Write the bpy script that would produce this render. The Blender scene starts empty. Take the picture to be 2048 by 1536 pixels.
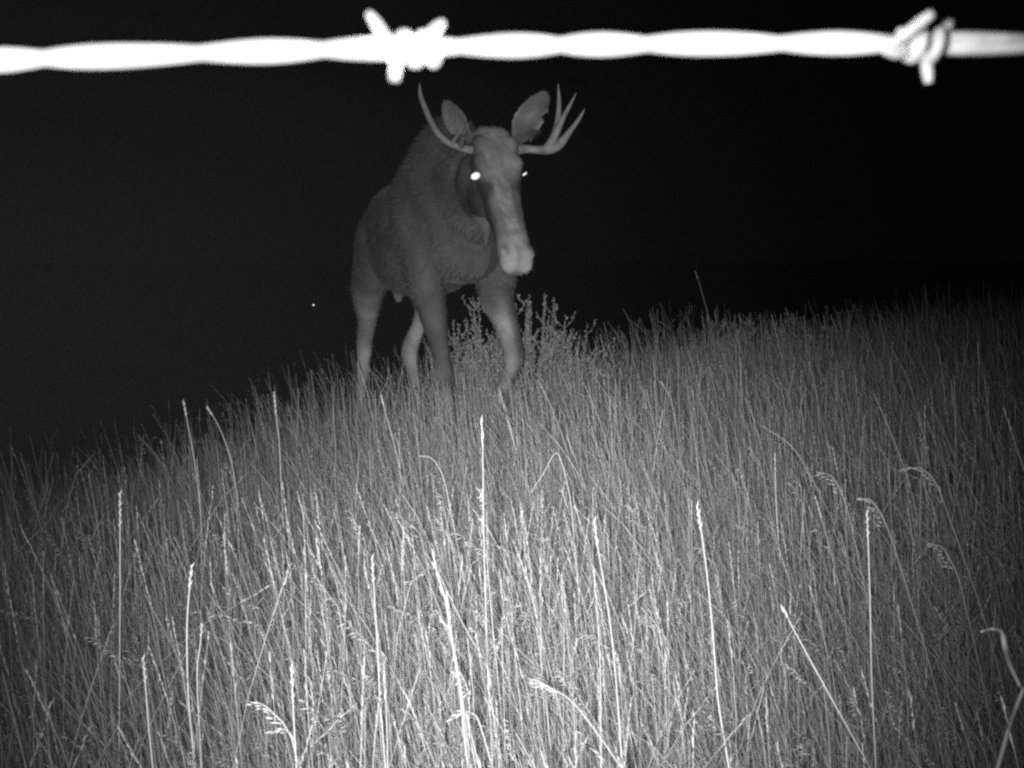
import bpy, math, random
import numpy as np
from mathutils import Vector, Matrix
random.seed(7); rng = np.random.default_rng(7)
scn = bpy.context.scene
COL = scn.collection

# ------------------------------------------------------------------ terrain height (shared by everything)
def terrain(x, y):
    x = np.asarray(x, float); y = np.asarray(y, float)
    z = np.where(x < -.4, .068, .054)*(9*np.tanh(x/9)+0.4)
    e = y-(8.3+1.1*np.clip(x, -1, 6)+2.6*np.clip(x+1, -1.6, 0))
    q = np.maximum(0, e)
    drop = 0.15*(np.sqrt(q*q+1.2)-math.sqrt(1.2))
    z = z-9*np.tanh(drop/9)
    near = np.exp(-(np.hypot(x, y-6)/14)**2)
    z = z+near*(0.028*np.sin(1.7*x+0.6*y)+0.022*np.sin(2.3*y-1.1*x+1)+0.012*np.sin(5.1*x+3.7*y))
    return z

# ------------------------------------------------------------------ camera, night sky, flash
F = 2667.0; PITCH = math.atan(260/F)
CZ = float(terrain(0, 0))+1.10
CAM = np.array([0, 0, CZ])
cam_d = bpy.data.cameras.new('camera'); cam = bpy.data.objects.new('camera', cam_d); COL.objects.link(cam)
cam.location = (0, 0, CZ); cam.rotation_euler = (math.pi/2-PITCH, 0, 0)
cam_d.sensor_width = 36; cam_d.lens = 36*F/2048; cam_d.clip_start = 0.02; cam_d.clip_end = 3000
cam_d.dof.use_dof = True; cam_d.dof.focus_distance = 5.0; cam_d.dof.aperture_fstop = 27
scn.camera = cam

w = bpy.data.worlds.new('World'); scn.world = w; w.use_nodes = True
bg = w.node_tree.nodes['Background']; bg.inputs[0].default_value = (1, 1, 1, 1); bg.inputs[1].default_value = 0.0010

fl = bpy.data.lights.new('trail_camera_flash', 'SPOT'); flo = bpy.data.objects.new('trail_camera_flash', fl); COL.objects.link(flo)
FLASH = Vector((-0.058, 0.0, CZ)); flo.location = FLASH
fl.energy = 2080; fl.spot_size = math.radians(100); fl.spot_blend = 0.5; fl.shadow_soft_size = 0.02
flo.rotation_euler = (math.pi/2, 0, 0)
# beam of the lamp: bright core that fades smoothly to the sides (direction only, fixed to the lamp)
fl.use_nodes = True; _nt = fl.node_tree; _em = _nt.nodes['Emission']
_g = _nt.nodes.new('ShaderNodeNewGeometry'); _sx = _nt.nodes.new('ShaderNodeSeparateXYZ'); _nt.links.new(_g.outputs['Incoming'], _sx.inputs[0])
def _m(op, a, b):
    n = _nt.nodes.new('ShaderNodeMath'); n.operation = op
    for k, q in enumerate((a, b)):
        if isinstance(q, (int, float)): n.inputs[k].default_value = q
        else: _nt.links.new(q, n.inputs[k])
    return n.outputs[0]
BX, BZ, AX, AZ = 0.236, 0.31, 0.016, -0.085
def _sq(num, a, b):
    t = _m('DIVIDE', _m('SUBTRACT', _m('DIVIDE', num, _sx.outputs['Y']), a), b); return _m('MULTIPLY', t, t)
_nt.links.new(_m('POWER', 2.71828, _m('MULTIPLY', _m('ADD', _sq(_sx.outputs['X'], AX, BX), _sq(_sx.outputs['Z'], AZ, BZ)), -1.0)), _em.inputs['Strength'])

vs = scn.view_settings; vs.view_transform = 'Standard'; vs.look = 'None'; vs.exposure = 0; vs.gamma = 1; vs.use_curve_mapping = False
scn.cycles.use_denoising = False
scn.cycles.sample_clamp_direct = 1.3; scn.cycles.volume_bounces = 0; scn.cycles.filter_width = 2.5
scn.cycles.max_bounces = 3; scn.cycles.diffuse_bounces = 2; scn.cycles.glossy_bounces = 2
scn.cycles.transmission_bounces = 2; scn.cycles.caustics_reflective = False; scn.cycles.caustics_refractive = False

def P(u, v, y):
    a = (u-1024)/F; b = (768-v)/F
    c, s = math.cos(PITCH), math.sin(PITCH)
    d = np.array([a, c+b*s, -s+b*c])
    return CAM+d*(y/d[1])

# ------------------------------------------------------------------ helpers
def mat(name, col=0.5, rough=0.85, attr=None, metal=0.0, spec=0.15, bump=None, noise=None, transl=0.0, emit=0.0):
    m = bpy.data.materials.new(name); m.use_nodes = True
    nt = m.node_tree; b = nt.nodes['Principled BSDF']
    b.inputs['Base Color'].default_value = (col, col, col, 1); b.inputs['Roughness'].default_value = rough
    b.inputs['Metallic'].default_value = metal; b.inputs['Specular IOR Level'].default_value = spec
    src = None
    if attr:
        a = nt.nodes.new('ShaderNodeAttribute'); a.attribute_name = attr; src = a.outputs['Fac']
    if noise:
        sc_, lo, hi = noise
        t = nt.nodes.new('ShaderNodeTexCoord')
        n = nt.nodes.new('ShaderNodeTexNoise'); n.inputs['Scale'].default_value = sc_; n.inputs['Detail'].default_value = 6
        nt.links.new(t.outputs['Object'], n.inputs['Vector'])
        mr = nt.nodes.new('ShaderNodeMapRange'); mr.inputs[1].default_value = .3; mr.inputs[2].default_value = .7
        mr.inputs[3].default_value = lo; mr.inputs[4].default_value = hi
        nt.links.new(n.outputs['Fac'], mr.inputs[0])
        mu = nt.nodes.new('ShaderNodeMath'); mu.operation = 'MULTIPLY'
        nt.links.new(mr.outputs[0], mu.inputs[0])
        if src: nt.links.new(src, mu.inputs[1])
        else: mu.inputs[1].default_value = col
        src = mu.outputs[0]
    if src: nt.links.new(src, b.inputs['Base Color'])
    if bump:
        sc_, st, dist = bump
        t = nt.nodes.new('ShaderNodeTexCoord')
        n = nt.nodes.new('ShaderNodeTexNoise'); n.inputs['Scale'].default_value = sc_; n.inputs['Detail'].default_value = 5
        nt.links.new(t.outputs['Object'], n.inputs['Vector'])
        bp = nt.nodes.new('ShaderNodeBump'); bp.inputs['Strength'].default_value = st; bp.inputs['Distance'].default_value = dist
        nt.links.new(n.outputs['Fac'], bp.inputs['Height']); nt.links.new(bp.outputs[0], b.inputs['Normal'])
    if transl:
        tr = nt.nodes.new('ShaderNodeBsdfTranslucent'); mx = nt.nodes.new('ShaderNodeMixShader'); mx.inputs[0].default_value = transl
        if src: nt.links.new(src, tr.inputs[0])
        else: tr.inputs[0].default_value = (col, col, col, 1)
        nt.links.new(b.outputs[0], mx.inputs[1]); nt.links.new(tr.outputs[0], mx.inputs[2])
        nt.links.new(mx.outputs[0], nt.nodes['Material Output'].inputs[0])
    if emit:
        b.inputs['Emission Color'].default_value = (1, 1, 1, 1); b.inputs['Emission Strength'].default_value = emit
    return m

def mesh_np(name, verts, faces_list, tone=None, smooth=False):
    """faces_list: list of int arrays (n,3) or (n,4)"""
    me = bpy.data.meshes.new(name)
    verts = np.asarray(verts, np.float32).reshape(-1, 3)
    me.vertices.add(len(verts)); me.vertices.foreach_set('co', verts.ravel())
    loops = np.concatenate([f.ravel() for f in faces_list]).astype(np.int32)
    tot = np.concatenate([np.full(len(f), f.shape[1]) for f in faces_list]).astype(np.int32)
    start = np.concatenate([[0], np.cumsum(tot)[:-1]]).astype(np.int32)
    me.loops.add(len(loops)); me.loops.foreach_set('vertex_index', loops)
    me.polygons.add(len(tot)); me.polygons.foreach_set('loop_start', start); me.polygons.foreach_set('loop_total', tot)
    if smooth: me.polygons.foreach_set('use_smooth', np.ones(len(tot), bool))
    me.update(calc_edges=True)
    if tone is not None:
        a = me.attributes.new('tone', 'FLOAT', 'POINT'); a.data.foreach_set('value', np.asarray(tone, np.float32).ravel())
    return me

def link(name, me, material=None, parent=None):
    o = bpy.data.objects.new(name, me); COL.objects.link(o)
    if material is not None: me.materials.clear(); me.materials.append(material)
    if parent is not None: o.parent = parent; o.matrix_parent_inverse = parent.matrix_basis.inverted()
    return o
def thing(name, label, cat, loc=(0, 0, 0), group=None):
    o = bpy.data.objects.new(name, None); COL.objects.link(o); o.location = Vector([float(a) for a in loc]); o.empty_display_size = .1
    o['label'] = label; o['category'] = cat
    if group: o['group'] = group
    bpy.context.view_layer.update()
    return o

class MB:
    def __init__(s): s.v = []; s.f3 = []; s.f4 = []; s.t = []
    def add(s, v, f3=(), f4=(), tone=1.0):
        o = len(s.v); s.v += [tuple(map(float, p)) for p in v]; s.t += [tone]*len(v)
        s.f3 += [tuple(i+o for i in f) for f in f3]; s.f4 += [tuple(i+o for i in f) for f in f4]
    def loft(s, rings, tone=1.0):
        """rings: list of (n,3) arrays; capped with fans"""
        n = len(rings[0]); v = []; f3 = []; f4 = []
        for r in rings: v += list(r)
        for i in range(len(rings)-1):
            for j in range(n):
                a = i*n+j; b = i*n+(j+1) % n
                f4.append((a, b, b+n, a+n))
        c0 = len(v); v.append(np.mean(rings[0], 0)); c1 = len(v); v.append(np.mean(rings[-1], 0)); k = (len(rings)-1)*n
        for j in range(n):
            f3.append((c0, (j+1) % n, j)); f3.append((c1, k+j, k+(j+1) % n))
        s.add(v, f3, f4, tone)
    def tube(s, pts, rad, n=8, tone=1.0, sub=4):
        pts, rad = spline(pts, rad, sub)
        rings = []; T = np.gradient(pts, axis=0); T /= np.linalg.norm(T, axis=1)[:, None]+1e-12
        up = np.array([0, 0, 1.]) if abs(T[0][2]) < .9 else np.array([1., 0, 0])
        U = np.cross(T[0], up); U /= np.linalg.norm(U)
        for p, t, r in zip(pts, T, rad):
            U = U-t*np.dot(U, t); U /= np.linalg.norm(U); V = np.cross(t, U)
            a = np.linspace(0, 2*math.pi, n, endpoint=False)
            rings.append(p+r*(np.cos(a)[:, None]*U+np.sin(a)[:, None]*V))
        s.loft(rings, tone)
    def spindle(s, a, d, L, w, tone=1.0):
        """a seed: stretched octahedron"""
        d = np.asarray(d)/np.linalg.norm(d); u = np.cross(d, [.3, .9, .2]); u /= np.linalg.norm(u); v = np.cross(d, u); a = np.asarray(a)
        m = a+d*L*.42
        s.add([a, m+u*w, m+v*w, m-u*w, m-v*w, a+d*L], [(0, 2, 1), (0, 3, 2), (0, 4, 3), (0, 1, 4), (5, 1, 2), (5, 2, 3), (5, 3, 4), (5, 4, 1)], tone=tone)
    def mesh(s, name, smooth=True):
        fl_ = []
        if s.f4: fl_.append(np.array(s.f4))
        if s.f3: fl_.append(np.array(s.f3))
        return mesh_np(name, np.array(s.v), fl_, np.array(s.t), smooth)
    def build(s, name, material, parent=None, smooth=True): return link(name, s.mesh(name, smooth), material, parent)

def spline(pts, rad, sub):
    pts = np.asarray(pts, float); rad = np.asarray(rad, float)
    if rad.ndim == 0: rad = np.full(len(pts), float(rad))
    if sub <= 1 or len(pts) < 3: return pts, rad
    A = np.column_stack([pts, rad]); A = np.vstack([2*A[0]-A[1], A, 2*A[-1]-A[-2]]); out = []
    for i in range(1, len(A)-2):
        p0, p1, p2, p3 = A[i-1:i+3]
        for k in range(sub):
            t = k/sub
            out.append(.5*((2*p1)+(-p0+p2)*t+(2*p0-5*p1+4*p2-p3)*t*t+(-p0+3*p1-3*p2+p3)*t**3))
    out.append(A[-2]); out = np.array(out)
    return out[:, :3], np.maximum(out[:, 3], 1e-5)

# ------------------------------------------------------------------ ground
def make_ground():
    def axis(n, k, lim): 
        t = np.linspace(-1, 1, n); return np.sinh(k*t)/math.sinh(k)*lim
    xs = axis(181, 6.2, 1500); ys = axis(181, 6.2, 1500)+6
    X, Y = np.meshgrid(xs, ys); Z = terrain(X, Y)
    n = len(xs); idx = np.arange(n*n).reshape(n, n)
    f = np.stack([idx[:-1, :-1], idx[:-1, 1:], idx[1:, 1:], idx[1:, :-1]], -1).reshape(-1, 4)
    me = mesh_np('ground', np.stack([X, Y, Z], -1), [f], None, True)
    o = link('ground', me, mat('thatch_soil', .42, .95, spec=.05, noise=(14, .5, 1.5), bump=(40, .8, .03)))
    o['kind'] = 'structure'
make_ground()

# ------------------------------------------------------------------ moose
YAW = math.radians(20)
MO = np.array([-0.5, 7.75, 0.0]); MO[2] = float(terrain(-.5, 7.4))-.01
Fw = np.array([math.sin(YAW), -math.cos(YAW), 0]); Lt = np.array([math.cos(YAW), math.sin(YAW), 0]); Zu = np.array([0, 0, 1.])
def M(s, l, z): return MO+s*Fw+l*Lt+z*Zu

def ring(c, U, V, ru, rvp, rvn, n=28, e=2.0):
    a = np.linspace(0, 2*math.pi, n, endpoint=False); ca, sa = np.cos(a), np.sin(a)
    x = np.sign(ca)*np.abs(ca)**(2/e)*ru; y = np.sign(sa)*np.abs(sa)**(2/e); y = np.where(y > 0, y*rvp, y*rvn)
    return np.asarray(c)+x[:, None]*U+y[:, None]*V

def interp_rows(rows, m):
    rows = np.array(rows, float)
    p, _ = None, None
    A = np.vstack([2*rows[0]-rows[1], rows, 2*rows[-1]-rows[-2]]); out = []
    for i in range(1, len(A)-2):
        p0, p1, p2, p3 = A[i-1:i+3]
        for k in range(m):
            t = k/m; out.append(.5*((2*p1)+(-p0+p2)*t+(2*p0-5*p1+4*p2-p3)*t*t+(-p0+3*p1-3*p2+p3)*t**3))
    out.append(A[-2]); return np.array(out)

# head frame
HY = math.radians(25); HP = math.radians(66)
Hh = np.array([math.sin(HY), -math.cos(HY), 0]); HS = np.array([math.cos(HY), math.sin(HY), 0])
HA = Hh*math.cos(HP)-Zu*math.sin(HP); HN = Hh*math.sin(HP)+Zu*math.cos(HP)
HO = P(985, 268, 6.62)
def H(t, s, n): return HO+t*HA+s*HS+n*HN

def limb(mb, rows, m=4, n=18):
    """rows: (s,l,z, lateral radius, fore-aft radius)"""
    R = interp_rows(rows, m); C = np.array([M(*r[:3]) for r in R]); T = np.gradient(C, axis=0); T /= np.linalg.norm(T, axis=1)[:, None]
    rings = []
    for r, c, t in zip(R, C, T):
        V = np.cross(t, Lt); V /= np.linalg.norm(V); U = np.cross(V, t)
        rings.append(ring(c, U, V, r[3], r[4], r[4], n))
    mb.loft(rings)

def ear(mb, base, tip, front, width, thick=.016, notch=False, cup=.5):
    base, tip, front = map(np.asarray, (base, tip, front)); ax = tip-base; L = np.linalg.norm(ax); ax = ax/L
    front = front-ax*np.dot(front, ax); front /= np.linalg.norm(front); sd = np.cross(ax, front)
    rows = [(-.08, .30), (0, .40), (.12, .66), (.3, .95), (.45, 1.0), (.6, .95), (.75, .78), (.88, .55), (.95, .36), (1.0, .22)]
    R = interp_rows(rows, 2); nn = 9; rings = []
    for t, wd in R:
        ww = width*max(wd, .05); a = np.linspace(-1, 1, nn)
        cupd = cup*ww*(1-.45*t)
        off = [base+ax*L*t+sd*ww*math.sin(x*1.35)+front*(cupd*(1-math.cos(x*1.35))) for x in a]
        if notch and .56 < t < .66: off[-1] = off[-2] = off[-3]
        th = max(.0165, thick*(.5+.7*(1-t)))
        fr = [p+front*th*.5 for p in off]; bk = [p-front*th*.5 for p in off[::-1]]
        rings.append(np.array(fr+bk))
    mb.loft(rings)

def make_moose():
    root = thing('moose', 'dark bull moose with small forked antlers and pale legs walking towards camera through grass', 'moose', MO)
    mb = MB()
    # trunk: s, zc, half height up, half height down, half width
    tr = [(-.90, 1.27, .07, .08, .06), (-.86, 1.27, .19, .20, .15), (-.76, 1.27, .28, .30, .185), (-.60, 1.27, .325, .32, .21), (-.40, 1.26, .335, .315, .235),
          (-.15, 1.25, .355, .325, .27), (.08, 1.27, .40, .34, .29), (.28, 1.31, .50, .325, .275), (.44, 1.36, .545, .345, .26), (.58, 1.36, .50, .33, .25),
          (.72, 1.30, .40, .275, .225), (.82, 1.26, .29, .22, .18), (.90, 1.20, .14, .14, .09)]
    R = interp_rows(tr, 4)
    mb.loft([ring(M(r[0], 0, r[1]), Lt, Zu, r[4], r[2], r[3], 36, 2.15) for r in R])
    # shoulder and thigh muscle masses
    for l in (-1, 1):
        limb(mb, [(.30, l*.15, 1.62, .05, .06), (.36, l*.20, 1.50, .085, .12), (.50, l*.225, 1.28, .095, .16), (.66, l*.21, 1.10, .10, .15), (.66, l*.19, .95, .085, .11), (.66, l*.18, .86, .05, .06)])
    limb(mb, [(-.60, -.10, 1.42, .05, .1), (-.66, -.135, 1.30, .10, .2), (-.64, -.155, 1.10, .11, .2), (-.66, -.185, .92, .095, .145), (-.76, -.165, .76, .058, .078), (-.875, -.155, .62, .048, .064),
              (-.905, -.15, .545, .047, .062), (-.88, -.165, .44, .038, .046), (-.85, -.185, .26, .034, .038), (-.835, -.19, .17, .042, .047), (-.80, -.195, .09, .04, .046), (-.775, -.2, .03, .055, .072), (-.775, -.2, -.02, .055, .075)])
    limb(mb, [(-.56, .10, 1.42, .05, .1), (-.56, .17, 1.30, .12, .2), (-.50, .175, 1.10, .12, .19), (-.44, .145, .93, .085, .13), (-.47, .105, .77, .046, .062), (-.55, .075, .64, .046, .062),
              (-.585, .062, .56, .05, .078), (-.545, .066, .47, .04, .055), (-.47, .078, .27, .034, .038), (-.45, .082, .18, .042, .046), (-.42, .085, .09, .04, .045), (-.39, .085, .03, .055, .072), (-.39, .085, -.02, .055, .075)])
    # front legs: standing right leg, lifted left leg
    limb(mb, [(.62, -.17, 1.15, .09, .13), (.66, -.175, .98, .085, .11), (.70, -.165, .85, .072, .088), (.735, -.145, .70, .050, .058), (.75, -.130, .60, .046, .052), (.76, -.122, .54, .048, .054), (.76, -.118, .48, .039, .042),
              (.765, -.112, .36, .036, .038), (.765, -.108, .22, .036, .038), (.77, -.105, .165, .044, .046), (.79, -.10, .09, .04, .044), (.81, -.1, .03, .056, .072), (.81, -.1, -.02, .056, .075)])
    limb(mb, [(.62, .17, 1.15, .09, .13), (.72, .175, .98, .085, .105), (.82, .175, .88, .072, .084), (.92, .175, .78, .060, .068), (.985, .175, .70, .055, .061), (1.01, .175, .65, .058, .064), (.985, .177, .595, .048, .052),
              (.92, .18, .535, .039, .041), (.80, .182, .455, .037, .039), (.765, .184, .43, .044, .046), (.705, .184, .385, .04, .044), (.665, .184, .35, .052, .06), (.63, .184, .31, .045, .05)])
    # belly parts and tail
    limb(mb, [(-.42, -.05, 1.0, .04, .05), (-.42, -.05, .94, .035, .04), (-.42, -.05, .905, .025, .03), (-.42, -.05, .885, .012, .015)])
    limb(mb, [(-.84, 0, 1.40, .035, .03), (-.90, 0, 1.34, .035, .03), (-.93, 0, 1.27, .03, .025), (-.93, 0, 1.2, .012, .012)])
    # neck
    n0, n1, n2, n3 = M(.42, 0, 1.40), M(.70, .0, 1.47), M(.98, .005, 1.50), H(.05, -.01, -.17)
    rows = [(*n0, .22, .36), (*n1, .19, .30), (*n2, .155, .225), (*n3, .10, .125)]
    R = interp_rows(rows, 5); C = R[:, :3]; T = np.gradient(C, axis=0); T /= np.linalg.norm(T, axis=1)[:, None]
    rings = []
    for c, t, r in zip(C, T, R):
        U = np.cross(t, Zu); U /= np.linalg.norm(U); V = np.cross(U, t); rings.append(ring(c, U, V, r[3], r[4], r[4], 28))
    mb.loft(rings)
    # small bell under the throat
    b0 = H(.30, -.0, -.22)
    mb.tube([b0, b0+[0, .03, -.06], b0+[0, .05, -.13], b0+[.0, .06, -.19]], [.045, .035, .022, .01], 10)
    # head: t, half width, dorsal, ventral
    hd = [(-.045, .05, .0, .06), (-.03, .075, .012, .11), (.0, .098, .025, .17), (.07, .112, .038, .205), (.14, .117, .036, .225), (.20, .116, .03, .235), (.28, .102, .024, .235), (.36, .088, .028, .20),
          (.44, .082, .038, .155), (.51, .081, .046, .125), (.57, .084, .050, .115), (.63, .087, .047, .105), (.69, .086, .036, .09), (.72, .076, .02, .07), (.734, .054, .005, .045)]
    R = interp_rows(hd, 4); rings = []
    for r in R:
        a = np.linspace(0, 2*math.pi, 32, endpoint=False); ca, sa = np.cos(a), np.sin(a)
        x = np.sign(ca)*np.abs(ca)**.72*r[1]; y = np.where(sa > 0, sa*max(r[2], -.02), sa*r[3])
        x = x*np.where(sa < 0, 1-.38*np.abs(sa)**1.5, 1)
        rings.append(HO+r[0]*HA+x[:, None]*HS+y[:, None]*HN)
    mb.loft(rings)
    # brow ridges, eye sockets, nostril swellings, lower lip
    def ball(c, r, sc=(1, 1, 1), n=12):
        rr = []
        for th in np.linspace(.12, math.pi-.12, 9):
            a = np.linspace(0, 2*math.pi, n, endpoint=False)
            rr.append(np.asarray(c)+HA*(-math.cos(th)*r*sc[0])+(np.cos(a)[:, None]*HS*sc[1]+np.sin(a)[:, None]*HN*sc[2])*r*math.sin(th))
        mb.loft(rr)
    for s in (-1, 1):
        ball(H(.165, s*.098, .012), .038, (1.2, .8, .8)); ball(H(.23, s*.10, -.02), .03, (1.5, .7, .8))
        ball(H(.645, s*.066, .022), .03, (1.3, .8, .9))
        ball(H(.06, s*.085, .02), .035, (1.1, 1.1, .9))
        ball(H(.24, s*.062, -.15), .088, (1.5, .55, 1.1))
    ball(H(.64, 0, -.10), .04, (1.5, 1.3, .9))
    # ears
    ear(mb, P(1031, 285, 6.72), P(1094, 182, 6.76), (-.15, -1, .05), .077, notch=True, cup=.55)
    ear(mb, P(938, 277, 6.60), P(886, 202, 6.72), (-.62, -.75, .1), .066, cup=.5)
    me0 = mb.mesh('moose_raw')
    o = bpy.data.objects.new('moose_raw', me0); COL.objects.link(o)
    r = o.modifiers.new('r', 'REMESH'); r.mode = 'VOXEL'; r.voxel_size = .0105; r.adaptivity = 0; r.use_smooth_shade = True
    s_ = o.modifiers.new('s', 'SMOOTH'); s_.factor = .5; s_.iterations = 5
    dg = bpy.context.evaluated_depsgraph_get()
    me = bpy.data.meshes.new_from_object(o.evaluated_get(dg)); me.name = 'body'
    bpy.data.objects.remove(o)
    n = len(me.vertices); co = np.empty(n*3, np.float32); me.vertices.foreach_get('co', co); co = co.reshape(-1, 3).astype(float)
    no = np.empty(n*3, np.float32); me.vertices.foreach_get('normal', no); no = no.reshape(-1, 3).astype(float)
    # coat: fur tone by region, with shade painted on the cheeks
    d = co-MO; S = d@Fw; Lv = d@Lt; Zv = d[:, 2]
    h = co-HO; ht = h@HA; hs = h@HS; hn = h@HN
    sm = lambda a, b, x: (lambda t: t*t*(3-2*t))(np.clip((x-a)/(b-a), 0, 1))
    wob = .03*np.sin(co[:, 0]*23+co[:, 2]*17)+.03*np.sin(co[:, 2]*31-co[:, 1]*19+1)+.02*np.sin(co[:, 0]*51+co[:, 1]*47)
    tone = .067*(1+.9*wob)
    legz = 1-sm(.66, 1.02, Zv+wob*.8)
    tone = tone+(.29-tone)*legz*.95
    fl_front = (np.abs(Lv+.15) < .12) & (S > .5)
    tone = np.where(fl_front & (Zv < 1.06), .072+(.21-.072)*(1-sm(.40, .56, Zv+wob)), tone)
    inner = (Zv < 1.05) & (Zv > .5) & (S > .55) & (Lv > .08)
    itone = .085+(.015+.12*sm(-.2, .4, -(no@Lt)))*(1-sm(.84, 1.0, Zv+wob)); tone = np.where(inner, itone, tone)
    hoof = Zv < .07; tone = np.where(hoof, .04, tone)
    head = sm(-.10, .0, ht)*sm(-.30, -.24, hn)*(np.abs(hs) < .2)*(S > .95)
    ftone = .17-.075*sm(.06, .12, np.abs(hs)+wob*.1)            # pale face, shaded cheeks painted darker
    ftone = ftone-.05*np.exp(-((ht-.30)/.045)**2)+.03*np.exp(-((ht-.40)/.06)**2)-.05*np.exp(-((ht-.545)/.02)**2)+.045*sm(.56, .63, ht)-.05*np.exp(-(hs/.028)**2)*sm(.58, .64, ht)
    ftone = ftone-.045*np.exp(-((ht-.09)/.035)**2-(hs/.05)**2)
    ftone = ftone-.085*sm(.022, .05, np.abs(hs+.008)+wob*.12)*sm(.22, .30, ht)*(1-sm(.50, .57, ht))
    ftone = ftone+.05*np.exp(-((np.abs(hs)-.052)/.012)**2-((ht-.30)/.06)**2)
    ftone = ftone*(1+1.3*wob+.11*np.sin(hs*75+ht*40+2*np.sin(ht*37))*np.sin(ht*62-hs*31))
    ftone = ftone*(1-.48*sm(.0, .06, -hn-.015)*(1-sm(.50, .6, ht)))  # shadowed side of cheek and jaw put into the tone
    ftone = ftone-.12*np.exp(-((ht-.625)/.03)**2-((np.abs(hs)-.062)/.018)**2)  # nostrils
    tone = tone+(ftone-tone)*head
    earm = ((co[:, 2]-HO[2] > .0) & (ht < -.02)) & (S > .9)
    tone = np.where(earm, .12, tone)
    eb, et = P(1031, 285, 6.72), P(1091, 180, 6.76); ea = (et-eb)/np.linalg.norm(et-eb); esd = np.cross(ea, [-.15, -1, .05]); esd /= np.linalg.norm(esd)
    q_ = (co-eb)@ea/.29; lat = np.abs((co-eb)@esd)/.066
    tone = np.where(earm & (q_ > 0) & (lat < 1.3), .11+.075*sm(.70, .95, lat)+.04*np.exp(-((q_-.55)/.2)**2-(lat/.4)**2), tone)
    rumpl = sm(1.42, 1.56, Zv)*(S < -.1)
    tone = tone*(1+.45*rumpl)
    tone = np.clip(tone, .03, .4)
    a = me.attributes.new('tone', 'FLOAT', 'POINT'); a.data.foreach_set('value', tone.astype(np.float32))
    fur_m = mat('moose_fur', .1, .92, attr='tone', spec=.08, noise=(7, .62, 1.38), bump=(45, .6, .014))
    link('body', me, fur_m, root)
    # loose coat hair
    N = 90000
    pick = rng.integers(0, n, N); p = co[pick]+rng.normal(0, .004, (N, 3)); nn = no[pick]; tn = tone[pick]*rng.uniform(.7, 1.35, N)*(1+.22*np.sin(p[:, 2]*19+p[:, 0]*13)*np.sin(p[:, 1]*11-p[:, 2]*9+2))
    isH = head[pick] > .3; isLeg = (Zv[pick] < 1.0) & (Zv[pick]+.1*np.abs(Lv[pick]) < .98)
    isE = earm[pick]
    mane = (S[pick] > .1) & (Zv[pick] > 1.3) & ~isH & ~isE
    Ln = np.where(isH, np.where(ht[pick] > .4, .003, .006), np.where(isLeg, .006, np.where(isE, .003, np.where(mane, .030, .018))))*rng.uniform(.6, 1.4, N)
    flow = -Zu*.8-Fw*.6
    fl2 = np.where(isH[:, None], HA*.9, flow); fl2 = fl2-nn*np.sum(fl2*nn, 1)[:, None]
    dr = fl2+nn*.45+rng.normal(0, .22, (N, 3)); dr /= np.linalg.norm(dr, axis=1)[:, None]
    sd = np.cross(dr, nn); sd /= np.linalg.norm(sd, axis=1)[:, None]+1e-9
    wd = np.where(isH | isLeg, .0016, .0026)[:, None]
    V = np.stack([p-nn*.004-sd*wd, p-nn*.004+sd*wd, p+dr*Ln[:, None]], 1)
    Fh = np.arange(N*3).reshape(-1, 3)
    hm = mesh_np('coat_hair', V, [Fh], np.repeat(tn, 3))
    ho = link('coat_hair', hm, mat('moose_hair', .1, .8, attr='tone', spec=.15), root); ho['kind'] = 'stuff'
    # antlers
    am = mat('antler_bone', .17, .6, spec=.3, noise=(30, .75, 1.25), bump=(60, .4, .004))
    def antler(beams, label):
        b = MB()
        for pts, rad in beams: b.tube(pts, rad, 12, sub=5)
        oo = bpy.data.objects.new('raw', b.mesh('raw')); COL.objects.link(oo)
        rm = oo.modifiers.new('r', 'REMESH'); rm.mode = 'VOXEL'; rm.voxel_size = .005; rm.use_smooth_shade = True
        s2 = oo.modifiers.new('s', 'SMOOTH'); s2.factor = .5; s2.iterations = 4
        mm = bpy.data.meshes.new_from_object(oo.evaluated_get(bpy.context.evaluated_depsgraph_get())); mm.name = 'antler'
        bpy.data.objects.remove(oo)
        x = link('antler', mm, am, root); x['label'] = label
    y = 6.70
    antler([([P(1035, 300, 6.66), P(1052, 298, 6.68), P(1078, 300, 6.68), P(1098, 298, 6.66), P(1112, 286, 6.66)], [.026, .022, .021, .027, .026]),
            ([P(1094, 299, 6.66), P(1106, 280, 6.66), P(1113, 258, 6.67), P(1117, 230, 6.68), P(1118, 200, 6.68), P(1116, 166, 6.67)], [.026, .024, .019, .015, .012, .004]),
            ([P(1110, 272, 6.66), P(1119, 252, 6.65), P(1128, 232, 6.64), P(1140, 210, 6.63), P(1153, 185, 6.62)], [.02, .017, .013, .010, .004]),
            ([P(1100, 300, 6.66), P(1118, 290, 6.64), P(1131, 274, 6.62), P(1145, 256, 6.60), P(1158, 238, 6.58), P(1170, 217, 6.56)], [.024, .024, .019, .013, .011, .004])],
           'three-tined antler sweeping out beyond the raised ear')
    antler([([P(958, 301, 6.60), P(940, 300, 6.57), P(918, 294, 6.55), P(898, 286, 6.54), P(878, 269, 6.55), P(862, 243, 6.57), P(850, 216, 6.60), P(841, 190, 6.62), P(839, 165, 6.63)], [.024, .021, .018, .0175, .017, .016, .0145, .012, .004]),
            ([P(903, 288, 6.54), P(912, 275, 6.50), P(920, 262, 6.47), P(928, 248, 6.45)], [.013, .010, .008, .003]),
            ([P(922, 294, 6.55), P(924, 284, 6.48), P(926, 275, 6.42)], [.015, .012, .006])],
           'slim antler curving up as one long tine with a short fork')
    # eyes: glossy shallow domes that throw the flash back
    em = mat('eye_dark_rim', .02, .25, spec=.5); tm = mat('eye_tapetum', .95, .32, metal=1.0)
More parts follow.
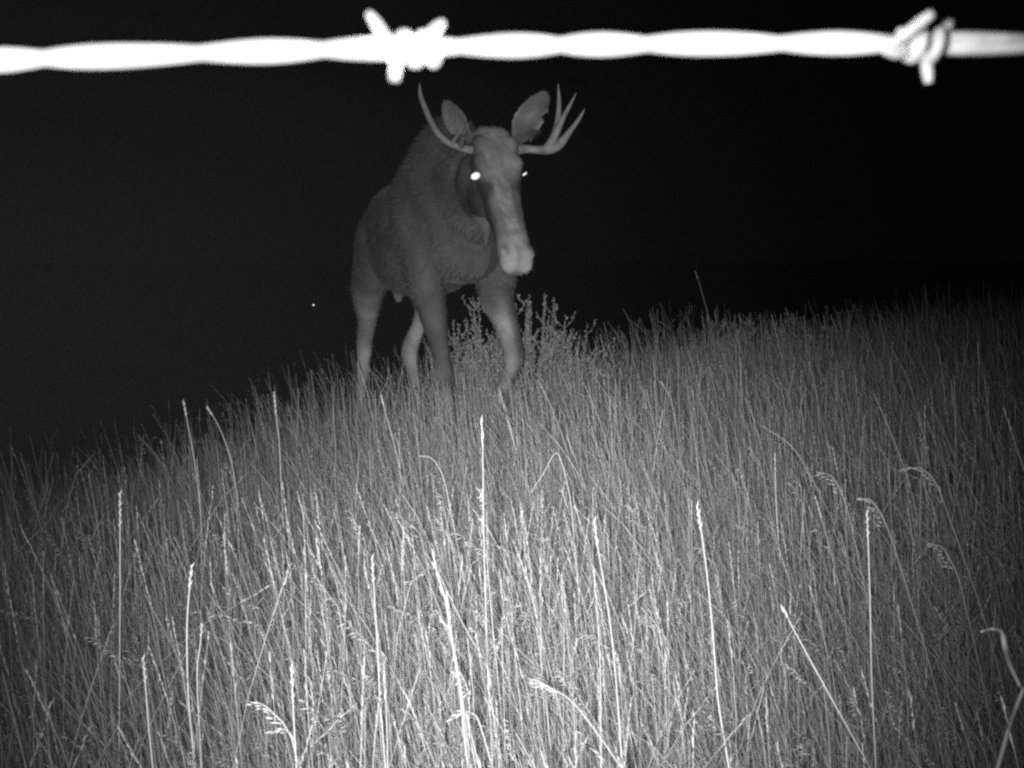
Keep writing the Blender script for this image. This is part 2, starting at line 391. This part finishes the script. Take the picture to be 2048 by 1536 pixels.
    for (u, v, y, rx, rz, tilt) in ((951, 352, 6.405, .0205, .0155, 25), (1049.5, 348, 6.455, .0125, .0065, 35)):
        c = P(u, v, y); mid = (CAM+np.array(FLASH))/2; ax = mid-c; ax /= np.linalg.norm(ax)
        U = np.cross(Zu, ax); U /= np.linalg.norm(U); V = np.cross(ax, U)
        ct, st = math.cos(math.radians(tilt)), math.sin(math.radians(tilt))
        U, V = U*ct+V*st, V*ct-U*st
        def dome(k, dep):
            rr = []
            for q in (.02, .3, .6, .85, 1.0):
                aa = np.linspace(0, 2*math.pi, 24, endpoint=False)
                rr.append(c+ax*(dep*(1-q*q))+(np.cos(aa)[:, None]*U*rx+np.sin(aa)[:, None]*V*rz)*q*k)
            rr.append(c-ax*.02+(np.cos(aa)[:, None]*U*rx+np.sin(aa)[:, None]*V*rz)*.8*k)
            m_ = MB(); m_.loft(rr); return m_
        e = dome(1.3, .0006).build('eye', em, root)
        d2 = dome(1.0, .0016)
        d2.v = [tuple(np.array(q)+ax*.0035) for q in d2.v]
        t2 = d2.build('pupil', tm, e); t2['label'] = 'pupil glowing white in the flash'
make_moose()

# ------------------------------------------------------------------ barbed wire
WD = 0.27
def make_wire():
    c0 = P(1024, 95, WD)
    root = thing('barbed_wire', 'taut two-strand twisted barbed wire glaring white close to the lens', 'wire', c0)
    wm = mat('galvanised_wire', .62, .5, metal=.35, spec=.5, noise=(300, .8, 1.2))
    # axis: gently sloping straight line through the frame
    us = [0, 480, 900, 1400, 1800, 2048]; vc = [121, 106, 97, 91, 91, 91]
    pa = P(0, 120, WD*.985); pb = P(2048, 87, WD*1.02)
    ax = (pb-pa)/np.linalg.norm(pb-pa); L0 = np.linalg.norm(pb-pa)
    up = np.array([0, 0, 1.])-ax*ax[2]; up /= np.linalg.norm(up); fr = np.cross(up, ax)
    def axis_pt(s):
        x = s/L0; sag = .0012*math.sin(math.pi*min(max(x, 0), 1))
        return pa+ax*s+up*sag
    r = .00146; half = 0.0236                      # strand radius, half-turn length
    ph0 = math.pi/2-math.pi*(155/2048*L0)/half
    for k in range(2):
        pts = []
        for s in np.arange(-.75, .95, .0026):
            ph = ph0+math.pi*s/half+k*math.pi+.55*math.sin(s*47+1)+.3*math.sin(s*111)
            pts.append(axis_pt(s)+(up*math.cos(ph)*1.0+fr*math.sin(ph))*r*.62)
        m_ = MB(); m_.tube(pts, r, 10, sub=1); m_.build('strand', wm, root)
    px = WD/F
    def at(u, v, dy=0.0):
        return P(u, v, WD+dy)
    def barb(u0, u1, vc, prongs, rb, turns=2.2):
        m_ = MB()
        # two wires coiled round the strands
        for k in range(2):
            pts = []
            for q in np.linspace(0, 1, 44):
                th = q*turns*2*math.pi+k*math.pi; s = (u0+(u1-u0)*(.15+.7*q)+k*14)
                c = at(s, vc)
                pts.append(c+(up*math.cos(th)+fr*math.sin(th))*(r+rb*.95))
            m_.tube(pts, rb, 10, sub=1)
        for pr in prongs:
            m_.tube([at(*q) for q in pr], [rb*1.02]*(len(pr)-1)+[rb*.72], 10, sub=3)
        m_.build('barb', wm, root)
    barb(755, 880, 98, [[(790, 92, -.004), (770, 75, -.004), (757, 55, -.003), (739, 28, -.001)], [(840, 92, -.004), (858, 73, -.003), (874, 56, -.002), (886, 45, -.001)],
                        [(786, 105, -.004), (792, 128, -.004), (790, 150, -.004), (789, 163, -.004)], [(850, 100, .004), (862, 108, .009), (872, 112, .014)]], .00122)
    barb(1790, 1878, 91, [[(1800, 78, -.003), (1822, 60, -.008), (1845, 42, -.012), (1862, 28, -.015)], [(1868, 82, .003), (1884, 66, .004), (1893, 55, .005), (1901, 42, .006)],
                          [(1848, 100, .003), (1852, 125, .004), (1855, 147, .004), (1857, 166, .004)], [(1810, 104, -.003), (1790, 106, -.006), (1770, 100, -.008)]], .00108, 1.5)
make_wire()

# ------------------------------------------------------------------ picked-out grass stalks
stalk_m = mat('dry_stalk', .5, .75, attr='tone', spec=.2, transl=.15)
def stalk(label, pxs, Ht, head, w=1.5, headlen=.10, cat='grass stalk', bright=.6, dmax=11, name='grass_stalk', d=None):
    """pxs: photo points from the tip downwards; the stalk's highest point stands Ht above the ground it roots in"""
    top = min(p[1] for p in pxs); tu = [p[0] for p in pxs if p[1] == top][0]
    if d is None:
        best = None
        for dd in np.arange(1.0, dmax, .02):
            p = P(tu, top, dd); e = p[2]-float(terrain(p[0], dd))-Ht
            if best is None or abs(e) < best[0]: best = (abs(e), dd)
            if e < 0: break
        d = best[1]
    Q = [P(u, v, d+.012*math.sin(i*1.7)) for i, (u, v) in enumerate(pxs)]
    a, b = Q[-2], Q[-1]; dirn = b-a; dirn /= np.linalg.norm(dirn)
    if dirn[2] > -.6: dirn = dirn*.4+np.array([0, 0, -.9]); dirn /= np.linalg.norm(dirn)
    p = b.copy(); ext = []
    for i in range(60):
        p = p+dirn*.06; dirn = dirn*.93+np.array([0, 0, -.07]); dirn /= np.linalg.norm(dirn); ext.append(p.copy())
        if p[2] < float(terrain(p[0], p[1]))-.01: break
    pts = Q+ext[1::2]+([ext[-1]] if len(ext) % 2 else [])
    root_p = pts[-1]
    root = thing(name, label, cat, root_p, 'tall dry stalks standing out of the grass')
    pts = np.array(pts[::-1]); n = len(pts)
    w = w*.72; bright = bright*.85
    pts, rad = spline(pts, (np.linspace(w*1.15, w*.62, n) if cat != 'weed' else np.linspace(w*.95, w*1.2, n)*np.array([random.uniform(.75, 1.2) for _ in range(n)])*np.array([1]*(n-2)+[.8, .35]))*.001, 4)
    m_ = MB(); m_.tube(pts, rad, 6, tone=bright, sub=1); m_.build('stem', stalk_m, root)
    seg = np.linalg.norm(np.diff(pts, axis=0), axis=1); L = np.concatenate([[0], np.cumsum(seg)]); tot = L[-1]
    def along(s): return np.array([np.interp(s, L, pts[:, k]) for k in range(3)])
    rr = random.Random(hash(label) % 9999 if False else len(label)*37+int(top))
    h_ = MB(); wk = w/1.5
    if head == 'spike':
        N = int(headlen/.0042)
        for i in range(N):
            s = tot-headlen+headlen*i/N; p = along(s); t = along(min(s+.006, tot))-along(s-.006); t /= np.linalg.norm(t)
            sd = np.cross(t, [math.cos(i*2.4), math.sin(i*2.4), .2]); sd /= np.linalg.norm(sd)
            h_.spindle(p, t*.95+sd*.30, .013*wk*rr.uniform(.8, 1.2), .0013*wk, bright*rr.uniform(.9, 1.35))
    elif head == 'comb':        # nodding panicle, spikelets hanging to one side
        N = int(headlen/.006)
        for i in range(N):
            s = tot-headlen+headlen*i/N; p = along(s); t = along(min(s+.006, tot))-along(s-.006); t /= np.linalg.norm(t)
            sd = np.array([-.75+rr.uniform(-.25, .25), rr.uniform(-.4, .4), -.15+rr.uniform(-.3, .3)])
            q = p+(t*.4+sd)*.008*rr.uniform(.3, 1)
            h_.tube([p, q], [.0004, .0003], 4, bright, 1)
            h_.spindle(q, t*.5+sd, .021*wk*rr.uniform(.75, 1.2), .0019*wk, bright*rr.uniform(.85, 1.3))
    elif head == 'tuft':        # ragged tufts spaced along the top
        for s0 in (tot-.005, tot-headlen*.38, tot-headlen*.75):
            for i in range(11):
                p = along(s0-rr.uniform(0, .022)); h_.spindle(p, (rr.uniform(-.8, .45), rr.uniform(-.5, .5), rr.uniform(-.25, .9)), rr.uniform(.012, .022)*wk, .0016*wk, bright*rr.uniform(.9, 1.35))
    elif head == 'bead':
        for i in range(7):
            s = tot-headlen*i/6.5; p = along(max(s-.012, 0)); t = along(min(s+.004, tot))-along(s-.012); t /= np.linalg.norm(t)
            h_.spindle(p, t+np.array([rr.uniform(-.15, .15)]*3), .02*wk, .0018*wk, bright*rr.uniform(.9, 1.3))
    if h_.v: h_.build('seed_head', stalk_m, root, smooth=False)
    # a withered leaf blade from low on the stem
    if cat == 'grass stalk':
        s = tot*rr.uniform(.25, .5); p = along(s); ang = rr.uniform(0, 6.28); dv = np.array([math.cos(ang), math.sin(ang)*.6, 0]); wv = np.array([-dv[1], dv[0], 0])*.0016*wk
        lf = MB(); v = []; f = []
        for i in range(6):
            q = i/5; c = p+dv*(.11*q)+np.array([0, 0, .12*q-.10*q*q]); ww = wv*(1-q*.92); v += [c-ww, c+ww]
        for i in range(5): f.append((2*i, 2*i+1, 2*i+3, 2*i+2))
        lf.add(v, (), f, bright*.8); lf.build('leaf', stalk_m, root)
    return root

ST = [
 ('tall straight stalk rising at picture centre with ragged tufts halfway up', [(963, 836), (966, 930), (967, 1040), (971, 1200), (976, 1350), (984, 1500)], .80, 'bead', 2.0, .05, .75),
 ('stalk with ragged pale seed tufts leaning on the tall central stalk', [(958, 978), (970, 1020), (963, 1050), (972, 1100), (985, 1250), (1000, 1400)], .66, 'tuft', 1.4, .07, .7),
 ('thickest bright seed spike left of picture centre near the bottom', [(866, 1108), (876, 1150), (893, 1210), (905, 1290), (918, 1370), (932, 1500)], .68, 'bead', 2.4, .13, .85),
 ('slim bright seed spike close beside the thickest spike', [(893, 1186), (899, 1240), (909, 1300), (922, 1380), (950, 1500)], .62, 'spike', 1.5, .07, .75),
 ('short blunt stalk crossing in front of the thickest bright spike', [(882, 1242), (900, 1260), (912, 1320), (930, 1420), (945, 1500)], .58, 'spike', 1.4, .03, .7),
 ('leaning straight stem that meets the tall central stalk from the left', [(908, 1212), (935, 1265), (975, 1338), (985, 1420)], .55, None, 1.5, .0, .7),
 ('drooping pale panicle low down left of the tall central stalk', [(912, 1436), (930, 1424), (950, 1430), (960, 1450), (975, 1500)], .46, 'comb', 1.7, .05, .85),
 ('nodding seed head hanging in front of the thickest spike', [(940, 1392), (930, 1365), (918, 1345), (925, 1400), (935, 1480)], .52, 'comb', 1.3, .06, .8),
 ('straight upright stalk with a plain tip left of the thickest spike', [(744, 1114), (748, 1180), (753, 1260), (760, 1400), (768, 1500)], .68, 'spike', 1.7, .05, .75),
 ('upright stalk with bare white tip right of the tall central stalk', [(1188, 1040), (1194, 1085), (1205, 1150), (1222, 1260), (1235, 1400), (1242, 1500)], .72, 'spike', 1.7, .05, .8),
 ('beaded stalk just left of the bare white tipped one', [(1188, 1138), (1189, 1170), (1194, 1220), (1200, 1330), (1202, 1480)], .66, 'bead', 1.3, .05, .65),
 ('long bright stalk standing alone right of centre, its tip pointing up-left', [(1394, 1010), (1402, 1060), (1414, 1150), (1425, 1260), (1436, 1400), (1452, 1500)], .72, 'spike', 1.9, .05, .85),
 ('upright stalk with thick white tip at the right among nodding panicles', [(1734, 1022), (1736, 1080), (1740, 1200), (1743, 1350), (1750, 1500)], .72, 'spike', 1.5, .05, .7),
 ('strongly leaning bare stalk low on the right, tip to the upper left', [(1562, 1210), (1580, 1245), (1615, 1310), (1670, 1410), (1720, 1500)], .62, 'bead', 1.5, .02, .7),
 ('stalk with a narrow white spike at lower left, gently curved', [(384, 1130), (380, 1165), (374, 1250), (376, 1380), (386, 1500)], .66, 'spike', 1.8, .05, .8),
 ('plain vertical stalk at far left standing taller than its neighbours', [(240, 985), (240, 1050), (240, 1200), (239, 1350), (238, 1500)], .74, 'spike', 1.6, .07, .7),
 ('short stalk with slim white spike in the lower left corner', [(286, 1314), (290, 1360), (296, 1440), (302, 1500)], .58, 'spike', 1.5, .05, .8),
 ('small spike just right of the gently curved left stalk', [(404, 1248), (401, 1285), (394, 1350), (400, 1480)], .6, 'spike', 1.3, .03, .7),
 ('upright stalk at the bottom edge beside the low comb-like panicle', [(583, 1332), (585, 1380), (588, 1450), (592, 1520)], .58, 'spike', 1.8, .06, .8),
 ('low comb-like panicle arching left at the bottom edge', [(512, 1404), (530, 1412), (548, 1428), (566, 1446), (582, 1475), (594, 1520)], .5, 'comb', 1.5, .075, .9),
 ('lower small panicle drooping left beneath the comb-like one', [(541, 1468), (560, 1460), (576, 1463), (590, 1485), (600, 1530)], .46, 'comb', 1.3, .04, .85),
 ('pale seed head bowed far to the left on a long leaning stem at bottom centre', [(1068, 1358), (1090, 1370), (1118, 1385), (1140, 1400), (1175, 1440), (1225, 1510)], .56, 'comb', 1.3, .05, .8),
 ('snapped stem forming an upside-down V above the bottom centre', [(1062, 985), (1088, 945), (1113, 905), (1130, 950), (1142, 1010), (1150, 1100)], .62, None, 1.5, .0, .65),
 ('arched stem bent over to the left below the moose front legs', [(838, 912), (862, 916), (880, 940), (892, 975), (905, 1040)], .6, None, 1.5, .0, .65),
 ('bright thick stalk standing out on the left skyline', [(367, 803), (374, 840), (385, 900), (394, 960), (402, 1040)], .68, 'spike', 2.6, .06, .9),
 ('curved stalk leaning left just right of the bright skyline stalk', [(414, 814), (436, 850), (456, 900), (470, 960), (480, 1040)], .66, 'spike', 2.2, .04, .8),
 ('upright stalk breaking the skyline below the lone distant light', [(548, 786), (552, 830), (558, 880), (562, 960)], .66, 'spike', 2.4, .08, .8),
 ('stalk beneath the moose hind legs with a pale beaded tip', [(762, 792), (772, 830), (786, 880), (800, 940), (812, 1010)], .58, 'bead', 2.2, .04, .8),
 ('stalk with pale elbow kink right of the bushy shrub', [(1322, 764), (1332, 780), (1342, 800), (1352, 850), (1362, 920)], .58, 'spike', 2.0, .03, .8),
 ('lone beaded stalk near the right edge above the dark grass', [(1955, 686), (1958, 730), (1957, 780), (1962, 860)], .66, 'bead', 2.2, .09, .85),
 ('faint very tall stalk sticking up into the black sky right of the moose', [(1390, 542), (1398, 565), (1408, 600), (1418, 640), (1424, 700)], .86, 'bead', 2.0, .06, .6),
 ('nodding panicle curling left at the right of the grass', [(1815, 938), (1840, 936), (1864, 955), (1880, 985), (1900, 1040), (1925, 1110)], .66, 'comb', 1.5, .08, .42),
 ('nodding panicle right beside the thick white tipped stalk', [(1722, 1000), (1738, 998), (1756, 1018), (1772, 1050), (1790, 1100), (1815, 1180)], .66, 'comb', 1.4, .08, .42),
 ('nodding panicle higher up and left of the thick white tipped stalk', [(1645, 946), (1662, 952), (1678, 975), (1692, 1010), (1706, 1070)], .64, 'comb', 1.4, .07, .42),
 ('lowest nodding panicle on the right side', [(1862, 1088), (1885, 1095), (1903, 1125), (1918, 1160), (1935, 1230)], .62, 'comb', 1.3, .07, .42),
 ('bright leaning stalk cut off by the right edge', [(2008, 818), (2022, 860), (2036, 905), (2052, 950), (2070, 1010)], .6, 'bead', 2.2, .07, .85),
 ('long stem leaning far over to the left at right of centre', [(1524, 852), (1550, 868), (1580, 890), (1606, 925), (1640, 990)], .62, None, 1.7, .0, .42),
]
for lab, pxs, Ht, hd_, w_, hl, br in ST:
    stalk(lab, pxs, Ht, hd_, w_, hl, bright=br)
stalk('thick bent weed stem with drooping fuzzy tip at the lower right edge', [(1962, 1263), (1985, 1258), (2003, 1264), (2009, 1290), (2018, 1325), (2040, 1372), (2046, 1378), (2034, 1410), (2018, 1455), (2008, 1490)], .72, None, 2.3, .0, cat='weed', bright=.32, name='bent_weed', d=.95)

# ------------------------------------------------------------------ shrubs
shrub_leaf = mat('shrub_leaf', .3, .8, attr='tone', spec=.2, transl=.15); shrub_wood = mat('shrub_twig', .22, .85)
def shrub(label, u, vtop, d, height, half, nb, seed):
    rr = random.Random(seed); c = P(u, vtop, d); gx, gy = c[0], d; gz = float(terrain(gx, gy)); hh = height or c[2]-gz
    root = thing('shrub', label, 'shrub', (gx, gy, gz), 'shrubs in the grass')
    tw = MB(); lv = MB()
    def wand(b, e, bow, r0, depth):
        mid = b*.5+e*.5+bow; m_ = 6
        pts, _ = spline([b, mid, e], .002, m_); tw.tube(pts, np.linspace(r0, r0*.3, len(pts)), 4, sub=1)
        L = np.linalg.norm(e-b); n_ = int(L/.0060)
        for k in range(n_):
            f_ = .25+.75*k/n_; x = f_*(len(pts)-1); a0 = min(int(x), len(pts)-2); p = pts[a0]+(pts[a0+1]-pts[a0])*(x-a0)
            t = pts[a0+1]-pts[a0]; t /= np.linalg.norm(t)
            dv = t*.8+np.array([rr.gauss(0, .6) for _ in range(3)]); dv /= np.linalg.norm(dv); sd = np.cross(dv, [rr.gauss(0, 1) for _ in range(3)]); sd /= np.linalg.norm(sd)+1e-9
            Lf = rr.uniform(.010, .026)*(1.15-.4*f_); w_ = Lf*.24
            lv.add([p, p+dv*Lf*.55+sd*w_, p+dv*Lf, p+dv*Lf*.55-sd*w_], (), [(0, 1, 2, 3)], rr.uniform(.13, .34))
        if depth:
            for k in range(rr.randint(5, 9)):
                p = pts[rr.randint(4, len(pts)-2)]; a = rr.uniform(0, 6.283); l_ = rr.uniform(.05, .13)
                d_ = np.array([math.cos(a)*.6, math.sin(a)*.6, rr.uniform(.4, 1.0)]); d_ /= np.linalg.norm(d_)
                wand(p, p+d_*l_, np.array([math.cos(a), math.sin(a), -.2])*l_*.12, r0*.5, depth-1)
    for i in range(nb):
        a = rr.uniform(0, 6.283); out = half*math.sqrt(rr.random()); top = hh*rr.uniform(.6, .98)*(1-.4*(out/half)**2)
        b = np.array([gx+math.cos(a)*out*.35+rr.uniform(-.03, .03), gy+math.sin(a)*out*.3, gz-.01]); e = np.array([gx+math.cos(a)*out, gy+math.sin(a)*out*.7, gz+top])
        wand(b, e, np.array([math.cos(a), math.sin(a), 0])*out*.18, .0035, 1)
    tw.build('branches', shrub_wood, root); lo = lv.build('foliage', shrub_leaf, root, smooth=False); lo['kind'] = 'stuff'
shrub('leafy shrub behind the moose raised front leg', 1036, 556, 7.45, None, .56, 125, 4)
shrub('dim low shrub on the skyline well right of the moose', 1535, 606, 9.2, None, .62, 60, 5)
shrub('small shrub half sunk in grass just right of the large one', 1190, 650, 7.8, None, .28, 24, 8)

# ------------------------------------------------------------------ far lamp
def far_lamp():
    c = P(627, 610, 60); gz = float(terrain(c[0], c[1]))
    root = thing('lamp_post', 'tiny lone lamp glowing far off in the dark left of the moose', 'lamp', (c[0], c[1]+.5, gz))
    dk = mat('lamp_metal', .1, .6, metal=.5)
    p = MB(); b = np.array([c[0], c[1]+.5, gz-.05]); t = np.array([c[0], c[1]+.5, c[2]+.25]); p.tube([b, t], [.07, .05], 8, sub=1); p.build('pole', dk, root)
    a = MB(); a.tube([t-[0, 0, .05], t+[0, -.25, .06], [c[0], c[1], c[2]+.16]], [.03, .03, .03], 8, sub=3); a.build('arm', dk, root)
    s_ = MB(); an = np.linspace(0, 6.283, 16, endpoint=False)
    s_.loft([np.array([c[0], c[1], c[2]+z])+np.stack([np.cos(an)*r, np.sin(an)*r, 0*an], 1) for z, r in ((.16, .03), (.13, .07), (.05, .13))]); s_.build('lamp_shade', dk, root)
    g = MB(); g.loft([np.array([c[0], c[1], c[2]+.034*math.cos(th)])+np.stack([np.cos(an), np.sin(an), 0*an], 1)*.034*math.sin(th) for th in np.linspace(.1, 3.04, 8)])
    g.build('bulb', mat('lit_bulb', .8, .5, emit=4.0), root)
far_lamp()

# ------------------------------------------------------------------ the mass of grass
def grass():
    V = []; F3 = []; F4 = []; T = []; base = 0
    def scatter(y0, y1, dens, mx=.55):
        A = (.40*(y1*y1-y0*y0)+2*mx*(y1-y0)); n = int(A*dens*1.25)
        y = np.sqrt(rng.uniform(y0*y0, y1*y1, n)); x = rng.uniform(-1, 1, n)*(.40*y+mx)
        # patchy cover
        pn = np.sin(x*2.1+y*1.3)+np.sin(y*2.7-x*1.9+2)+np.sin(x*4.7+1)*.6+np.sin(y*5.3+x*3.1)*.6
        edge = np.where((x < -.7) & (y > 4.2-.4*(x+2)), .55, 1.0)
        keep = rng.random(n) < np.clip(.72+.19*pn, .2, 1)*edge; return x[keep], y[keep]
    def stems(x, y, H, K, w, tube, lean0, tone, bendp=.07, curl=0.0):
        nonlocal base
        n = len(x); z = terrain(x, y)-.01
        t = np.linspace(0, 1, K+1)[None, :]
        la = np.abs(rng.normal(lean0, .13, n)); ph = math.pi+rng.normal(0, .95, n)          # most lean to the left
        flip = rng.random(n) < .2; ph = np.where(flip, rng.uniform(0, 6.283, n), ph); la = np.where(flip & ~(curl > 0), la*1.9, np.where(curl > 0, np.minimum(la, .2), la))
        c1 = rng.uniform(.3, 1, n); bend = la[:, None]*(t*(1-c1[:, None])+c1[:, None]*t**2*1.0)
        if np.ndim(curl): bend = bend+curl[:, None]*np.clip((t-.72)/.28, 0, 1)**2
        k = rng.random(n) < bendp; tb = rng.uniform(.45, .85, n); over = np.clip(t-tb[:, None], 0, 1)*k[:, None]
        ksl = rng.uniform(.5, 1.6, n)[:, None]; kdir = rng.uniform(0, 6.283, n)[:, None]
        hx = np.cos(ph)[:, None]*bend+np.cos(kdir)*over*.9; hy = np.sin(ph)[:, None]*bend*.8+np.sin(kdir)*over*.9
        hz = t*np.sqrt(np.maximum(.05, 1-.5*bend**2))-over*ksl
        if np.ndim(curl): hz = hz-curl[:, None]*.9*np.clip((t-.78)/.22, 0, 1)**2
        wig = .006*np.sin(t*7+rng.uniform(0, 6.3, n)[:, None])
        C = np.stack([x[:, None]+H[:, None]*(hx+wig), y[:, None]+H[:, None]*hy, z[:, None]+H[:, None]*hz], -1)   # n,K+1,3
        wt = (w[:, None]*(1-.62*t))[..., None]
        th = rng.uniform(0, math.pi, n)
        if tube:
            m = 3; rings = []
            for j in range(m):
                a = th+j*2*math.pi/m; rings.append(C+wt*.5*np.stack([np.cos(a), np.sin(a), 0*a], -1)[:, None, :])
            A = np.stack(rings, 2).reshape(n, -1, 3)
        else:
            m = 2; sd = np.stack([np.cos(th-math.pi/2*0), np.sin(th), 0*th], -1)[:, None, :]
            A = np.stack([C-wt*.5*sd, C+wt*.5*sd], 2).reshape(n, -1, 3)
        i0 = base+np.arange(n)[:, None]*((K+1)*m); fs = []
        for s in range(K):
            for j in range(m if m == 3 else 1):
                j2 = (j+1) % m; fs.append(np.stack([i0[:, 0]+s*m+j, i0[:, 0]+s*m+j2, i0[:, 0]+(s+1)*m+j2, i0[:, 0]+(s+1)*m+j], -1))
        F4.append(np.concatenate(fs)); V.append(A.reshape(-1, 3)); base += n*(K+1)*m
        T.append(np.repeat(tone, (K+1)*m)); return C, k
    def heads(C, sel, frac, m, L, w, tone, comb):
        """spikelets as small folded diamonds along the top of the chosen stems"""
        nonlocal base
        C = C[sel]; n = len(C); K = C.shape[1]-1
        if n == 0: return
        fr_ = frac*rng.uniform(.55, 1.25, n); miss = rng.uniform(0, .35, n)
        for i in range(m):
            f = np.clip(1-fr_*(i+rng.uniform(-.5, .5, n))/m, .3, 1)*K; a = np.minimum(f.astype(int), K-1); r = (f-a)[:, None]; ii = np.arange(n)
            p = C[ii, a]*(1-r)+C[ii, a+1]*r; tg = C[ii, a+1]-C[ii, a]; tg /= np.linalg.norm(tg, axis=1)[:, None]+1e-9
            if comb: sd = np.stack([rng.normal(-.5, .4, n), rng.normal(0, .45, n), rng.normal(-.25, .35, n)], -1); dr = tg*.45+sd
            else:
                a2 = rng.uniform(0, 6.283, n); sd = np.stack([np.cos(a2), np.sin(a2), 0*a2], -1); dr = tg+sd*.13
            dr /= np.linalg.norm(dr, axis=1)[:, None]
            Li = (L[sel]*rng.uniform(.6, 1.3, n)*(rng.random(n) > miss))[:, None]+1e-5; wi = (w[sel]*rng.uniform(.8, 1.2, n))[:, None]
            rv = rng.normal(0, 1, (n, 3)); u = np.cross(dr, rv); u /= np.linalg.norm(u, axis=1)[:, None]+1e-9; v = np.cross(dr, u)
            mid = p+dr*Li*.45
            A = np.stack([p, mid+u*wi, mid-u*wi*.5+v*wi*.85, mid-u*wi*.5-v*wi*.85, p+dr*Li], 1)
            i0 = base+np.arange(n)*5
            for tri in ((0, 2, 1), (0, 3, 2), (0, 1, 3), (4, 1, 2), (4, 2, 3), (4, 3, 1)): F3.append(np.stack([i0+k for k in tri], -1))
            V.append(A.reshape(-1, 3)); T.append(np.repeat(tone[sel]*rng.uniform(1.0, 1.35, n), 5)); base += n*5
    def tones(n): return np.clip(rng.lognormal(math.log(.40), .20, n), .2, .7)
    # near stems (round), middle and far stems
    for (y0, y1, dens, K, wm, tube, mheads) in ((1.15, 3.6, 1500, 6, .0018, True, 15), (3.6, 6.5, 1250, 6, .0022, False, 9), (6.5, 10.5, 900, 4, .0036, False, 4), (10.5, 19, 260, 3, .0055, False, 2)):
        x, y = scatter(y0, y1, dens); n = len(x)
        Hh_ = np.clip(rng.normal(.30, .075, n), .12, .5); tall = rng.random(n) < .17; Hh_ = np.where(tall, rng.uniform(.38, .64, n), Hh_)
        curl = np.where(rng.random(n) < .15, rng.uniform(.05, .13, n), 0.0)
        Hh_ = Hh_*(.90+.12*np.sin(x*1.7+y*1.1+.5)+.09*np.sin(y*2.9-x*2.3)); tn = tones(n)*np.where(tall, 1.15, 1.0); C, kk = stems(x, y, Hh_, K, wm*rng.uniform(.5, 1.3, n)*np.where(tall, 1.2, 1)*np.where(rng.random(n) < .07, 1.6, 1), tube, .15, tn, .07, curl)
        sel = (curl > 0) & ~kk; heads(C, sel, .22, mheads, .018*np.ones(n), wm*.5*np.ones(n), tn, True)
        sel = (curl == 0) & ~kk & (rng.random(n) < np.where(tall, .85, .10)); heads(C, sel, .17, mheads, .015*np.ones(n), wm*.45*np.ones(n), tn, False)
    # fine fill of leaf blades and thatch
    for (y0, y1, dens, wm, H0) in ((1.1, 3.6, 6000, .0017, .18), (3.6, 6.5, 3300, .0026, .19), (6.5, 10.5, 1000, .0042, .20), (10.5, 19, 200, .007, .22)):
        x, y = scatter(y0, y1, dens); n = len(x)
        stems(x, y, np.clip(rng.normal(H0, .07, n), .05, .4), 3, wm*rng.uniform(.6, 1.4, n), False, .42, tones(n)*.95, .25)
    # broader arching leaf blades and flattened litter
    for (y0, y1, dens, wm, H0) in ((1.1, 3.6, 190, .0042, .30), (3.6, 6.5, 130, .0052, .32), (6.5, 10, 60, .007, .32)):
        x, y = scatter(y0, y1, dens); n = len(x)
        stems(x, y, np.clip(rng.normal(H0, .08, n), .1, .5), 5, wm*rng.uniform(.5, 1.3, n), False, .55, tones(n), .3)
    me = mesh_np('dry_grass', np.concatenate(V), [np.concatenate(F4), np.concatenate(F3)], np.concatenate(T))
    o = link('dry_grass', me, mat('dry_grass', .4, .8, attr='tone', spec=.15, transl=.22))
    o['kind'] = 'stuff'; o['label'] = 'tall dry meadow grass covering the slope'; o['category'] = 'grass'
    print('GRASS tris', 2*sum(len(f) for f in F4)+sum(len(f) for f in F3))
grass()

# ------------------------------------------------------------------ thin haze added so scattered flash lifts the dark background
def haze():
    m = bpy.data.materials.new('flash_veil'); m.use_nodes = True; nt = m.node_tree
    nt.nodes.remove(nt.nodes['Principled BSDF'])
    v = nt.nodes.new('ShaderNodeVolumePrincipled'); v.inputs['Color'].default_value = (.9, .9, .9, 1); v.inputs['Density'].default_value = HAZE
    nt.links.new(v.outputs[0], nt.nodes['Material Output'].inputs['Volume'])
    x, y0, y1, z0, z1 = 1600, -1600, 1620, -12, 3.2
    V = np.array([(a, b, c) for c in (z0, z1) for b in (y0, y1) for a in (-x, x)])
    f = np.array([(0, 2, 3, 1), (4, 5, 7, 6), (0, 1, 5, 4), (2, 6, 7, 3), (0, 4, 6, 2), (1, 3, 7, 5)])
    o = link('haze', mesh_np('haze', V, [f]), m); o['kind'] = 'stuff'
HAZE = 0.00013
haze()
